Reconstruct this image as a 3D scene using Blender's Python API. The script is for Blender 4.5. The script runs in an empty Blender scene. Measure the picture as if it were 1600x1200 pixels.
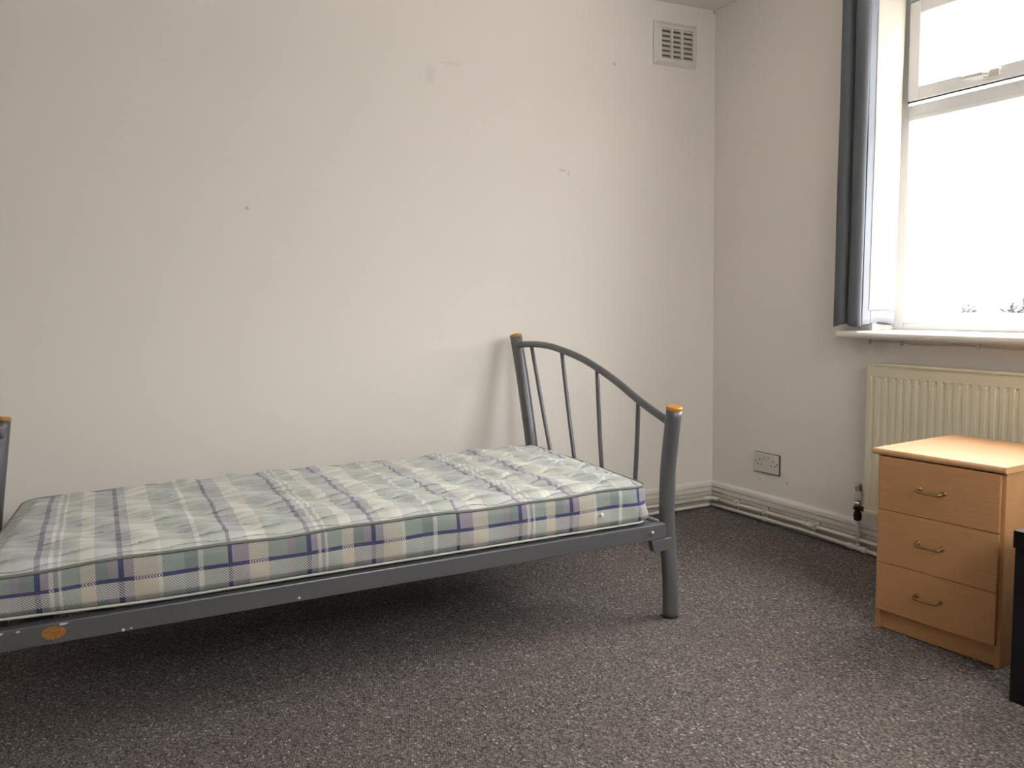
import bpy, bmesh, math, random
from mathutils import Vector, Matrix
random.seed(7)
PI = math.pi
scene = bpy.context.scene
COL = scene.collection

# ------------------------------------------------------------------ camera
CAM_POS = Vector((-2.8, -3.297, 1.026))
yaw, pit, rol = math.radians(27.188), math.radians(5.529), math.radians(-0.939)
fw = Vector((math.sin(yaw)*math.cos(pit), math.cos(yaw)*math.cos(pit), -math.sin(pit)))
rt = Vector((math.cos(yaw), -math.sin(yaw), 0))
up = rt.cross(fw)
r2 = math.cos(rol)*rt + math.sin(rol)*up
u2 = -math.sin(rol)*rt + math.cos(rol)*up
cam_data = bpy.data.cameras.new('camera')
cam_data.sensor_fit = 'HORIZONTAL'
cam_data.sensor_width = 36.0
cam_data.lens = 36.0*1350/1600
cam_data.clip_start = 0.05
cam = bpy.data.objects.new('camera', cam_data)
M = Matrix((r2, u2, -fw)).transposed().to_4x4()
M.translation = CAM_POS
cam.matrix_world = M
COL.objects.link(cam)
scene.camera = cam

# ------------------------------------------------------------------ world + exposure
scene.view_settings.view_transform = 'Standard'
scene.view_settings.look = 'None'
scene.view_settings.gamma = 1.0
scene.view_settings.use_curve_mapping = False
scene.view_settings.exposure = 0.0
SKY = 26.5
world = bpy.data.worlds.new('overcast_sky')
scene.world = world
world.use_nodes = True
wn = world.node_tree
bg = wn.nodes['Background']
# overcast sky, far brighter overhead than at the horizon
_tc = wn.nodes.new('ShaderNodeTexCoord')
_sx = wn.nodes.new('ShaderNodeSeparateXYZ')
wn.links.new(_tc.outputs['Generated'], _sx.inputs[0])
_mr = wn.nodes.new('ShaderNodeMapRange')
_mr.inputs['From Min'].default_value = 0.0
_mr.inputs['From Max'].default_value = 1.0
_mr.inputs['To Min'].default_value = SKY*0.22
_mr.inputs['To Max'].default_value = SKY
wn.links.new(_sx.outputs['Z'], _mr.inputs['Value'])
bg.inputs['Color'].default_value = (1.0, 0.975, 0.955, 1)
wn.links.new(_mr.outputs[0], bg.inputs['Strength'])
# daylight portal in the window opening (guides sampling of the sky only, emits nothing)
pl = bpy.data.lights.new('window_portal', 'AREA')
pl.shape = 'RECTANGLE'
pl.size = 1.56
pl.size_y = 1.34
pl.cycles.is_portal = True
po = bpy.data.objects.new('window_portal', pl)
po.location = (0.22, -1.6925, 1.512)
po.rotation_euler = Matrix(((0, 0, 1), (1, 0, 0), (0, 1, 0))).to_euler()
COL.objects.link(po)
pl2 = bpy.data.lights.new('window_portal', 'AREA')  # portal for the added fill window
pl2.shape = 'RECTANGLE'
pl2.size = 1.49
pl2.size_y = .91
pl2.cycles.is_portal = True
po2 = bpy.data.objects.new('window_portal', pl2)
po2.location = (-1.275, -3.97, 1.835)
po2.rotation_euler = (PI/2, 0, PI)
COL.objects.link(po2)

# ------------------------------------------------------------------ node material helpers
def mat(name, color=(0.8, 0.8, 0.8), rough=0.5, metal=0.0, spec=0.5):
    m = bpy.data.materials.new(name)
    m.use_nodes = True
    b = m.node_tree.nodes['Principled BSDF']
    b.inputs['Base Color'].default_value = (*color, 1)
    b.inputs['Roughness'].default_value = rough
    b.inputs['Metallic'].default_value = metal
    b.inputs['Specular IOR Level'].default_value = spec
    return m

class N:
    """small node-graph builder"""
    def __init__(s, m):
        s.t = m.node_tree
        s.b = s.t.nodes['Principled BSDF']
    def new(s, typ, **kw):
        n = s.t.nodes.new(typ)
        for k, v in kw.items():
            setattr(n, k, v)
        return n
    def link(s, a, b):
        s.t.links.new(a, b)
    def val(s, sock, v):
        if hasattr(v, 'is_output') or isinstance(v, bpy.types.NodeSocket):
            s.link(v, sock)
        else:
            sock.default_value = v
    def math(s, op, a, b=0.0, c=0.0):
        n = s.new('ShaderNodeMath', operation=op)
        s.val(n.inputs[0], a); s.val(n.inputs[1], b); s.val(n.inputs[2], c)
        return n.outputs[0]
    def coord(s, kind='Object'):
        return s.new('ShaderNodeTexCoord').outputs[kind]
    def mapping(s, vec, scale=(1, 1, 1), loc=(0, 0, 0), rot=(0, 0, 0)):
        n = s.new('ShaderNodeMapping')
        s.link(vec, n.inputs[0])
        n.inputs['Location'].default_value = loc
        n.inputs['Rotation'].default_value = rot
        n.inputs['Scale'].default_value = scale
        return n.outputs[0]
    def noise(s, vec, scale, detail=3, rough=0.5, dist=0.0):
        n = s.new('ShaderNodeTexNoise')
        s.link(vec, n.inputs['Vector'])
        n.inputs['Scale'].default_value = scale
        n.inputs['Detail'].default_value = detail
        n.inputs['Roughness'].default_value = rough
        n.inputs['Distortion'].default_value = dist
        return n.outputs['Fac']
    def ramp(s, fac, stops, interp='LINEAR'):
        n = s.new('ShaderNodeValToRGB')
        s.link(fac, n.inputs[0])
        cr = n.color_ramp
        cr.interpolation = interp
        while len(cr.elements) < len(stops):
            cr.elements.new(0.5)
        for e, (p, c) in zip(cr.elements, stops):
            e.position = p
            e.color = (*c, 1) if len(c) == 3 else c
        return n.outputs[0]
    def mix(s, fac, a, b, mode='MIX'):
        n = s.new('ShaderNodeMix', data_type='RGBA', blend_type=mode)
        s.val(n.inputs[0], fac)
        for sock, v in ((n.inputs[6], a), (n.inputs[7], b)):
            if isinstance(v, tuple):
                sock.default_value = (*v, 1) if len(v) == 3 else v
            else:
                s.link(v, sock)
        return n.outputs[2]
    def base(s, c):
        s.link(c, s.b.inputs['Base Color'])
    def bump(s, h, strength=0.3, dist=0.01):
        n = s.new('ShaderNodeBump')
        s.link(h, n.inputs['Height'])
        n.inputs['Strength'].default_value = strength
        n.inputs['Distance'].default_value = dist
        s.link(n.outputs[0], s.b.inputs['Normal'])

# ------------------------------------------------------------------ mesh helpers
def obj(name, bm, m, parent=None, smooth=False, bevel=0.0, seg=2, angle=35):
    me = bpy.data.meshes.new(name)
    bmesh.ops.recalc_face_normals(bm, faces=bm.faces[:])
    bm.to_mesh(me)
    bm.free()
    if m is not None:
        for mm in (m if isinstance(m, (list, tuple)) else [m]):
            me.materials.append(mm)
    o = bpy.data.objects.new(name, me)
    COL.objects.link(o)
    if parent is not None:
        o.parent = parent
    if smooth:
        for p in me.polygons:
            p.use_smooth = True
    if bevel > 0:
        md = o.modifiers.new('bevel', 'BEVEL')
        md.width = bevel
        md.segments = seg
        md.limit_method = 'ANGLE'
        md.angle_limit = math.radians(angle)
        md.harden_normals = False
    return o

def thing(name, label, cat, loc=(0, 0, 0), rotz=0.0, group=None, kind=None):
    o = bpy.data.objects.new(name, None)
    COL.objects.link(o)
    o.location = loc
    o.rotation_euler = (0, 0, rotz)
    o.empty_display_size = 0.1
    tag(o, label, cat, group, kind)
    return o

def tag(o, label=None, cat=None, group=None, kind=None):
    if label: o['label'] = label
    if cat: o['category'] = cat
    if group: o['group'] = group
    if kind: o['kind'] = kind
    return o

def box(bm, x0, x1, y0, y1, z0, z1):
    vs = [bm.verts.new((x, y, z)) for x in (x0, x1) for y in (y0, y1) for z in (z0, z1)]
    for f in ((0, 1, 3, 2), (4, 6, 7, 5), (0, 4, 5, 1), (2, 3, 7, 6), (0, 2, 6, 4), (1, 5, 7, 3)):
        bm.faces.new([vs[i] for i in f])

def boxes(*bs):
    bm = bmesh.new()
    for b in bs:
        box(bm, *b)
    return bm

def tube(bm, pts, rad, seg=14, cap=True, up_hint=None):
    pts = [Vector(p) for p in pts]
    n = len(pts)
    rads = rad if isinstance(rad, (list, tuple)) else [rad]*n
    tans = []
    for i in range(n):
        a = pts[max(0, i-1)]; b = pts[min(n-1, i+1)]
        tans.append((b-a).normalized())
    t0 = tans[0]
    ref = Vector((0, 0, 1)) if abs(t0.z) < 0.9 else Vector((1, 0, 0))
    nrm = t0.cross(ref).normalized()
    rings = []
    for i in range(n):
        t = tans[i]
        nrm = (nrm - t*nrm.dot(t)).normalized()
        bi = t.cross(nrm)
        rings.append([bm.verts.new(pts[i] + rads[i]*(math.cos(2*PI*k/seg)*nrm + math.sin(2*PI*k/seg)*bi)) for k in range(seg)])
    for i in range(n-1):
        for k in range(seg):
            bm.faces.new((rings[i][k], rings[i][(k+1) % seg], rings[i+1][(k+1) % seg], rings[i+1][k]))
    if cap:
        bm.faces.new(list(reversed(rings[0])))
        bm.faces.new(rings[-1])

def lathe(bm, prof, axis_pt, seg=24, axis='z'):
    """prof: list of (radius, height)"""
    rings = []
    ax = Vector(axis_pt)
    for r, h in prof:
        ring = []
        for k in range(seg):
            a = 2*PI*k/seg
            if axis == 'z':
                p = ax + Vector((r*math.cos(a), r*math.sin(a), h))
            elif axis == 'x':
                p = ax + Vector((h, r*math.cos(a), r*math.sin(a)))
            else:
                p = ax + Vector((r*math.cos(a), h, r*math.sin(a)))
            ring.append(bm.verts.new(p))
        rings.append(ring)
    for i in range(len(rings)-1):
        for k in range(seg):
            bm.faces.new((rings[i][k], rings[i][(k+1) % seg], rings[i+1][(k+1) % seg], rings[i+1][k]))
    bm.faces.new(list(reversed(rings[0])))
    bm.faces.new(rings[-1])

def spline(ctrl, per=8):
    """Catmull-Rom through control points"""
    P = [Vector(c) for c in ctrl]
    P = [2*P[0]-P[1]] + P + [2*P[-1]-P[-2]]
    out = []
    for i in range(1, len(P)-2):
        for k in range(per):
            t = k/per
            a, b, c, d = P[i-1], P[i], P[i+1], P[i+2]
            out.append(0.5*((2*b) + (c-a)*t + (2*a-5*b+4*c-d)*t*t + (3*b-a-3*c+d)*t**3))
    out.append(P[-2])
    return out

def prism(bm, prof, x0, x1, axis='x'):
    """extrude closed profile; axis 'x': prof is (y,z); 'y': prof is (x,z)"""
    def mk(a, p):
        return (a, p[0], p[1]) if axis == 'x' else (p[0], a, p[1])
    A = [bm.verts.new(mk(x0, p)) for p in prof]
    B = [bm.verts.new(mk(x1, p)) for p in prof]
    n = len(prof)
    for i in range(n):
        bm.faces.new((A[i], A[(i+1) % n], B[(i+1) % n], B[i]))
    bm.faces.new(list(reversed(A)))
    bm.faces.new(B)

# ------------------------------------------------------------------ materials
def wall_material(name, col, spots=(), stain=None, plane='xz'):
    m = mat(name, col, 0.75, spec=0.25)
    n = N(m)
    co = n.coord('Object')
    big = n.noise(co, 1.6, 4, 0.55)
    small = n.noise(co, 9.0, 5, 0.6)
    c1 = n.mix(n.math('MULTIPLY', big, 0.16), tuple(col), tuple(x*0.80 for x in col))
    f2 = n.math('MULTIPLY', n.math('GREATER_THAN', small, 0.69), 0.10)
    c2 = n.mix(f2, c1, tuple(x*0.86 for x in col))
    sep = n.new('ShaderNodeSeparateXYZ')
    n.link(co, sep.inputs[0])
    A = sep.outputs[0] if plane == 'xz' else sep.outputs[1]
    Z = sep.outputs[2]
    cur = c2
    warp = n.noise(co, 38.0, 3, 0.6)
    for (a, z, ra, rz, k, dark) in spots:
        da = n.math('DIVIDE', n.math('SUBTRACT', A, a), ra)
        dz = n.math('DIVIDE', n.math('SUBTRACT', Z, z), rz)
        d = n.math('ADD', n.math('MULTIPLY', da, da), n.math('MULTIPLY', dz, dz))
        d = n.math('ADD', d, n.math('MULTIPLY', n.math('SUBTRACT', warp, 0.5), 1.6))
        f = n.math('MULTIPLY', n.math('SUBTRACT', 1.0, n.math('SMOOTH_MIN', n.math('MAXIMUM', d, 0.0), 1.0, 0.3)), k)
        f = n.math('MAXIMUM', f, 0.0)
        cur = n.mix(f, cur, dark)
    n.base(cur)
    n.bump(n.noise(co, 85.0, 4, 0.6), 0.06, 0.003)
    return m

WALLC = (0.90, 0.85, 0.80)
DK = (0.16, 0.13, 0.10)
m_wall_back = wall_material('emulsion_back', WALLC, spots=(
    (-2.187, 1.378, 0.010, 0.008, 0.35, DK), (-0.569, 2.062, 0.010, 0.012, 0.35, DK),
    (-0.842, 1.585, 0.022, 0.006, 0.30, DK), (-0.812, 1.572, 0.006, 0.014, 0.22, DK),
    (-1.45, 1.93, 0.03, 0.05, 0.10, DK), (-1.36, 1.98, 0.06, 0.012, 0.08, DK), (-0.006, 2.357, 0.008, 0.009, 0.7, DK)))
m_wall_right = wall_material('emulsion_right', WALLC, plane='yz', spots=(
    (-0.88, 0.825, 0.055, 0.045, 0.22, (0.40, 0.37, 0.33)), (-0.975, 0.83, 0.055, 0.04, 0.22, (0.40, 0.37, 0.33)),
    (-0.50, 0.20, 0.008, 0.008, 0.35, DK), (-0.33, 0.19, 0.008, 0.006, 0.25, DK)))
m_wall = wall_material('emulsion_plain', WALLC)
m_ceiling = wall_material('ceiling_paint', (0.90, 0.87, 0.83))
m_gloss = mat('white_gloss_paint', (0.78, 0.75, 0.70), 0.35)
n = N(m_gloss); co = n.coord()
n.base(n.mix(n.math('MULTIPLY', n.noise(co, 9, 3, 0.55), 0.12), (0.80, 0.77, 0.72), (0.58, 0.54, 0.48)))
m_skirt = mat('skirting_gloss', (0.78, 0.75, 0.70), 0.35)
n = N(m_skirt); co = n.coord()
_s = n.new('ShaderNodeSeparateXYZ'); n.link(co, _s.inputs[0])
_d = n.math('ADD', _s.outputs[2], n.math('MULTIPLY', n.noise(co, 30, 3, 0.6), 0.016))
_lowmask = n.ramp(_d, [(0.066, (1, 1, 1)), (0.082, (0, 0, 0))])  # skirting turns darker and browner towards the floor, ragged upper edge
_c = n.mix(n.math('MULTIPLY', _lowmask, 0.75), (0.80, 0.77, 0.72), (0.40, 0.355, 0.30))
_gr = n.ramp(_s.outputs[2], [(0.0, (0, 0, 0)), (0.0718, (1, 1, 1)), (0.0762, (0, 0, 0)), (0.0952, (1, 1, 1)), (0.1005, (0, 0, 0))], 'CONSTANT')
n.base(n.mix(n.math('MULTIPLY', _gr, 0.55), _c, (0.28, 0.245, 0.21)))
m_upvc = mat('white_upvc', (0.93, 0.93, 0.94), 0.3)
m_rubber = mat('black_gasket', (0.02, 0.02, 0.02), 0.6)

# carpet: short grey-brown loop pile
m_carpet = mat('loop_pile_carpet', (0.08, 0.075, 0.07), 0.95, spec=0.1)
n = N(m_carpet); co = n.coord()
v = n.new('ShaderNodeTexVoronoi'); v.inputs['Scale'].default_value = 175.0
v.inputs['Randomness'].default_value = 0.62
n.link(n.mapping(co, (1.0, 0.72, 1.0), rot=(0, 0, 0.5)), v.inputs['Vector'])
sepc = n.new('ShaderNodeSeparateColor'); n.link(v.outputs['Color'], sepc.inputs[0])
yarn = n.ramp(sepc.outputs[0], [(0.0, (0.150, 0.129, 0.122)), (0.55, (0.222, 0.194, 0.183)), (0.92, (0.275, 0.244, 0.230)), (1.0, (0.52, 0.48, 0.45))])
gap = n.ramp(v.outputs['Distance'], [(0.0, (1.1, 1.1, 1.1)), (0.45, (0.85, 0.85, 0.85)), (0.75, (0.22, 0.22, 0.22))])
cc = n.mix(1.0, yarn, gap, 'MULTIPLY')
worn = n.noise(co, 2.3, 3, 0.6)
cc = n.mix(n.math('MULTIPLY', worn, 0.30), cc, (0.19, 0.163, 0.148))
n.base(cc)
n.bump(n.math('SUBTRACT', 1.0, v.outputs['Distance']), 0.6, 0.004)

# bed paint
m_steel = mat('silver_grey_paint', (0.23, 0.235, 0.245), 0.36, metal=0.35)
n = N(m_steel); co = n.coord()
n.base(n.mix(n.noise(co, 160, 2, 0.5), (0.125, 0.129, 0.139), (0.165, 0.169, 0.180)))
m_capwood = mat('orange_stained_wood', (0.55, 0.235, 0.045), 0.35)
n = N(m_capwood); co = n.coord()
n.base(n.mix(n.noise(n.mapping(co, (1, 1, 8)), 60, 3), (0.62, 0.27, 0.05), (0.42, 0.165, 0.03)))
m_chip = mat('chipped_primer', (0.75, 0.75, 0.74), 0.7)
m_sticker = mat('orange_oval_badge', (0.36, 0.17, 0.035), 0.5)
n = N(m_sticker); co = n.coord()
n.base(n.ramp(n.noise(co, 330, 3, 0.6), [(0.35, (0.22, 0.10, 0.03)), (0.6, (0.45, 0.21, 0.04))]))
m_slat = mat('pine_slat', (0.42, 0.28, 0.15), 0.6)
m_bolt = mat('zinc_bolt', (0.45, 0.45, 0.46), 0.35, metal=0.9)

# beech foil
def beech(name, rot, pale=False):
    m = mat(name, (0.60, 0.36, 0.19), 0.42, spec=0.4)
    n = N(m); co = n.coord()
    mp = n.mapping(co, (1, 1, 1), rot=rot)
    g1 = n.noise(n.mapping(mp, (6, 6, 90)), 2.0, 5, 0.65, 0.4)
    g2 = n.noise(n.mapping(mp, (40, 40, 420)), 1.5, 2, 0.6)
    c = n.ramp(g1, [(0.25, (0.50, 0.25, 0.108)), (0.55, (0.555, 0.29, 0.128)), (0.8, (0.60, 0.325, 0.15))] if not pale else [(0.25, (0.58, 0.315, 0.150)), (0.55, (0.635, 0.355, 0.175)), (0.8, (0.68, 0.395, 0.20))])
    c = n.mix(n.math('MULTIPLY', n.math('GREATER_THAN', g2, 0.62), 0.22), c, (0.42, 0.22, 0.095))
    n.base(c)
    return m
m_beech = beech('beech_foil', (0, 0, 0))
m_beech_v = beech('beech_foil_upright', (0, PI/2, 0))
m_beech_t = beech('beech_foil_top_lit', (PI/2, 0, 0), True)  # same foil in a lighter colour: window light on the top painted in
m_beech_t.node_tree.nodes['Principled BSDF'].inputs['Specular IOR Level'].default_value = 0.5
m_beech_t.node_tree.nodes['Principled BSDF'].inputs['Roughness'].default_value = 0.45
m_brass = mat('antique_brass', (0.36, 0.25, 0.12), 0.38, metal=0.9)
m_black = mat('black_board', (0.006, 0.006, 0.008), 0.45, spec=0.35)
m_rad = mat('cream_radiator_enamel', (0.74, 0.67, 0.50), 0.35)
m_chrome = mat('chrome', (0.70, 0.70, 0.70), 0.12, metal=1.0)
m_darkbrass = mat('tarnished_brass', (0.035, 0.022, 0.018), 0.5, metal=0.3)
m_plastic = mat('off_white_plastic', (0.70, 0.675, 0.62), 0.4)
m_ventp = mat('vent_plastic', (0.76, 0.73, 0.68), 0.45)
m_ventdk = mat('dusty_duct', (0.20, 0.18, 0.155), 0.8)
m_hole = mat('dark_slot', (0.012, 0.010, 0.009), 0.8)
m_shade_screw = mat('shade_rim_and_screw', (0.07, 0.055, 0.045), 0.8)  # dark brown of the screws, and painted shade round the socket plate
m_cable = mat('white_cable', (0.72, 0.70, 0.66), 0.45)

# curtain
m_curt = mat('slate_blue_weave', (0.15, 0.165, 0.20), 0.85, spec=0.15)
n = N(m_curt); co = n.coord('UV')
w = n.noise(n.mapping(co, (420, 260, 1)), 1.0, 2, 0.6)
n.base(n.mix(w, (0.105, 0.114, 0.134), (0.215, 0.226, 0.252)))
tr = n.new('ShaderNodeBsdfTranslucent'); tr.inputs['Color'].default_value = (0.03, 0.032, 0.04, 1)
ad = n.new('ShaderNodeAddShader')
out = m_curt.node_tree.nodes['Material Output']
n.link(n.b.outputs[0], ad.inputs[0]); n.link(tr.outputs[0], ad.inputs[1]); n.link(ad.outputs[0], out.inputs[0])
m_hem = mat('slate_weave_lit', (0.30, 0.32, 0.38), 0.85, spec=0.15)  # same weave made paler to carry the window light on the hem
n = N(m_hem); co = n.coord('UV')
n.base(n.mix(n.noise(n.mapping(co, (420, 260, 1)), 1.0, 2, 0.6), (0.24, 0.26, 0.31), (0.38, 0.40, 0.46)))
m_lining = mat('cream_lining', (0.66, 0.62, 0.55), 0.8, spec=0.15)
n = N(m_lining)
tr = n.new('ShaderNodeBsdfTranslucent'); tr.inputs['Color'].default_value = (0.22, 0.205, 0.18, 1)
ad = n.new('ShaderNodeAddShader')
out = m_lining.node_tree.nodes['Material Output']
n.link(n.b.outputs[0], ad.inputs[0]); n.link(tr.outputs[0], ad.inputs[1]); n.link(ad.outputs[0], out.inputs[0])

# clear glazing
m_glass = bpy.data.materials.new('window_glass')
m_glass.use_nodes = True
t = m_glass.node_tree
t.nodes.remove(t.nodes['Principled BSDF'])
lw = t.nodes.new('ShaderNodeLayerWeight'); lw.inputs['Blend'].default_value = 0.5
pw = t.nodes.new('ShaderNodeMath'); pw.operation = 'POWER'; pw.inputs[1].default_value = 5.0
t.links.new(lw.outputs['Facing'], pw.inputs[0])
fr = t.nodes.new('ShaderNodeMath'); fr.operation = 'MULTIPLY_ADD'; fr.inputs[1].default_value = 0.80; fr.inputs[2].default_value = 0.04
t.links.new(pw.outputs[0], fr.inputs[0])
tp = t.nodes.new('ShaderNodeBsdfTransparent'); tp.inputs[0].default_value = (0.96, 0.97, 0.965, 1)
gl = t.nodes.new('ShaderNodeBsdfGlossy'); gl.inputs['Roughness'].default_value = 0.02
mx = t.nodes.new('ShaderNodeMixShader')
t.links.new(fr.outputs[0], mx.inputs[0]); t.links.new(tp.outputs[0], mx.inputs[1]); t.links.new(gl.outputs[0], mx.inputs[2])
t.links.new(mx.outputs[0], t.nodes['Material Output'].inputs[0])

# tartan ticking: twill of a warp sequence over a weft sequence; top panel adds painted crease shade
def tartan(name, side):
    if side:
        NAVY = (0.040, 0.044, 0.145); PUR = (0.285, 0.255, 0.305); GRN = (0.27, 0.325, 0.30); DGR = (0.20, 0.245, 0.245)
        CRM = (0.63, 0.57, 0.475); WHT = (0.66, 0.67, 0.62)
    else:  # same fabric in lighter colours: window light on the top panel painted in
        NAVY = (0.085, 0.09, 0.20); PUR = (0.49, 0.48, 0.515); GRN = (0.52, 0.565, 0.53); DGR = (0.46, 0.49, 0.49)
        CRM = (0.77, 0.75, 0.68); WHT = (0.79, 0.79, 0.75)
    m = mat(name, (0.5, 0.5, 0.5), 0.8, spec=0.2)
    n = N(m)
    uv = n.coord('UV')
    sp = n.new('ShaderNodeSeparateXYZ'); n.link(uv, sp.inputs[0])
    U, V = sp.outputs[0], sp.outputs[1]
    per = 0.615
    u = n.math('FRACT', n.math('DIVIDE', n.math('ADD', U, 2.898 + 6.15), per))
    seq = [(0, NAVY), (.012, PUR), (.028, WHT), (.037, PUR), (.048, WHT), (.054, GRN), (.092, CRM), (.124, DGR), (.150, PUR),
           (.171, NAVY), (.183, PUR), (.206, CRM), (.258, WHT), (.268, GRN), (.318, DGR), (.350, WHT), (.362, GRN),
           (.419, NAVY), (.430, PUR), (.470, CRM), (.518, GRN), (.566, PUR), (.585, DGR)]
    def gate(p):
        return 1.0 if (p[1] in (CRM, WHT)) else 0.0
    warp = n.ramp(u, [(p/per, c) for p, c in seq], 'CONSTANT')
    light = n.ramp(u, [(p/per, (gate((p, c)),)*3) for p, c in seq], 'CONSTANT')
    if side:
        lo, hi = 0.30, 0.46
        vv = n.math('DIVIDE', n.math('SUBTRACT', V, lo), hi-lo)
        s2 = [(0.30, (0.24, 0.235, 0.255)), (.344, (0.62, 0.625, 0.58)), (.3835, NAVY), (.3935, (0.30, 0.32, 0.305)), (.43, (0.27, 0.265, 0.285))]
        weft = n.ramp(vv, [((p-lo)/(hi-lo), c) for p, c in s2], 'CONSTANT')
        # 1 where a dark weft floats over light warp only, 0 where a light weft floats over dark warp
        band = n.ramp(vv, [(0, (1, 1, 1)), ((.344-lo)/(hi-lo), (0, 0, 0)), ((.3835-lo)/(hi-lo), (1, 1, 1))], 'CONSTANT')
        line = n.ramp(vv, [(0, (0, 0, 0)), ((.3835-lo)/(hi-lo), (1, 1, 1)), ((.3935-lo)/(hi-lo), (0, 0, 0))], 'CONSTANT')
        tw = n.math('FRACT', n.math('DIVIDE', n.math('ADD', n.math('SUBTRACT', U, n.math('ABSOLUTE', n.math('SUBTRACT', V, 0.3885))), 20.0), 0.0068))
        tm = n.math('GREATER_THAN', tw, 0.5)
        same = n.math('SUBTRACT', 1.0, n.math('ABSOLUTE', n.math('SUBTRACT', light, band)))
        w = n.math('MULTIPLY', tm, same)
        w = n.math('MAXIMUM', w, n.math('MULTIPLY', line, n.math('SUBTRACT', 1.0, light)))
    else:
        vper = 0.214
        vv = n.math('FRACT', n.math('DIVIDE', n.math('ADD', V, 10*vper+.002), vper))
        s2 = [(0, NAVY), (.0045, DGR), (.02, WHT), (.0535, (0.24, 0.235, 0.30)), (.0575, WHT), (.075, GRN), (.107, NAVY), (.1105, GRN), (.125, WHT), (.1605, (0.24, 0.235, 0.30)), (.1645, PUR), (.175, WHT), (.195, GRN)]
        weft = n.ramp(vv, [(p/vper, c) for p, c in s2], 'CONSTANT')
        thin = n.ramp(vv, [(0, (1, 1, 1)), (.0045/vper, (0, 0, 0)), (.0535/vper, (1, 1, 1)), (.0575/vper, (0, 0, 0)), (.107/vper, (1, 1, 1)), (.1105/vper, (0, 0, 0)), (.1605/vper, (1, 1, 1)), (.1645/vper, (0, 0, 0))], 'CONSTANT')  # thin dark lines on the creases: tartan weft plus painted crease shade
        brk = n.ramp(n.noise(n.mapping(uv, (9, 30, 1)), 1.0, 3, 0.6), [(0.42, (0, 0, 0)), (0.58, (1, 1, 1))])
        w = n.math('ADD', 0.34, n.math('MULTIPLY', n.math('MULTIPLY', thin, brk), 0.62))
    c = n.mix(w, warp, weft)
    mott = n.noise(uv, 22.0, 4, 0.6)
    c = n.mix(n.math('MULTIPLY', mott, 0.24 if side else 0.22), c, (0.34, 0.345, 0.335) if side else (0.56, 0.57, 0.55))
    n.base(c)
    n.bump(n.noise(uv, 260.0, 2, 0.5), 0.12, 0.002)
    return m
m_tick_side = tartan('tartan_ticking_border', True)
m_tick_top = tartan('tartan_ticking_panel_lit', False)
m_piping = mat('grey_green_piping', (0.20, 0.215, 0.19), 0.7)
m_piping_lo = mat('pale_piping', (0.55, 0.56, 0.52), 0.7)
m_white_btn = mat('white_vent_button', (0.8, 0.8, 0.8), 0.3)

# ------------------------------------------------------------------ room shell
H = 2.365
XL, YF = -4.40, -3.75
WY0, WY1, WZ0, WZ1 = -2.45, -0.935, 0.857, 2.165
def structure(name, bm, m, **kw):
    o = obj(name, bm, m, **kw)
    o['kind'] = 'structure'
    return o
structure('floor', boxes((XL-.2, 0.0, YF-.2, 0.0, -0.1, 0.0)), m_carpet)
structure('ceiling', boxes((XL-.2, 0.20, YF-.2, 0.2, H, H+.12)), m_ceiling)
structure('wall_back', boxes((XL-.2, 0.20, 0.0, 0.2, -0.1, H)), m_wall_back)
structure('wall_left', boxes((XL-.2, XL, YF, 0.0, -0.1, H)), m_wall)
SX0, SX1, SZ0, SZ1 = -2.00, -.55, 1.40, 2.27  # opening for the added fill window
structure('wall_front', boxes((XL-.2, SX0, YF-.2, YF, -0.1, H), (SX1, 0.20, YF-.2, YF, -0.1, H),
                              (SX0, SX1, YF-.2, YF, -0.1, SZ0), (SX0, SX1, YF-.2, YF, SZ1, H)), m_wall)
structure('wall_right', boxes((0, .20, YF, 0.0, -.1, WZ0), (0, .20, YF, 0.0, WZ1, H),
                              (0, .20, WY1, 0.0, WZ0, WZ1), (0, .20, YF, WY0, WZ0, WZ1)), m_wall_right)

# skirting boards with two scored lines
def skirt(off):
    p = [(0, 0), (.018, 0), (.018, .0715), (.0115, .0722), (.0115, .0758), (.018, .0765), (.018, .0945), (.0105, .0955), (.0105, .0995), (.0165, .1005), (.014, .116), (.007, .124), (0, .127)]
    return [(-a, z) for a, z in p]
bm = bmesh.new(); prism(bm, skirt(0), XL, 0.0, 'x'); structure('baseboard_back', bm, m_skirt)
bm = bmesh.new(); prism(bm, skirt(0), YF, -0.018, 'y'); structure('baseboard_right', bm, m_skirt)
bm = bmesh.new(); prism(bm, [(XL+(-a), z) for a, z in skirt(0)], YF, -0.018, 'y'); structure('baseboard_left', bm, m_skirt)

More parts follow.
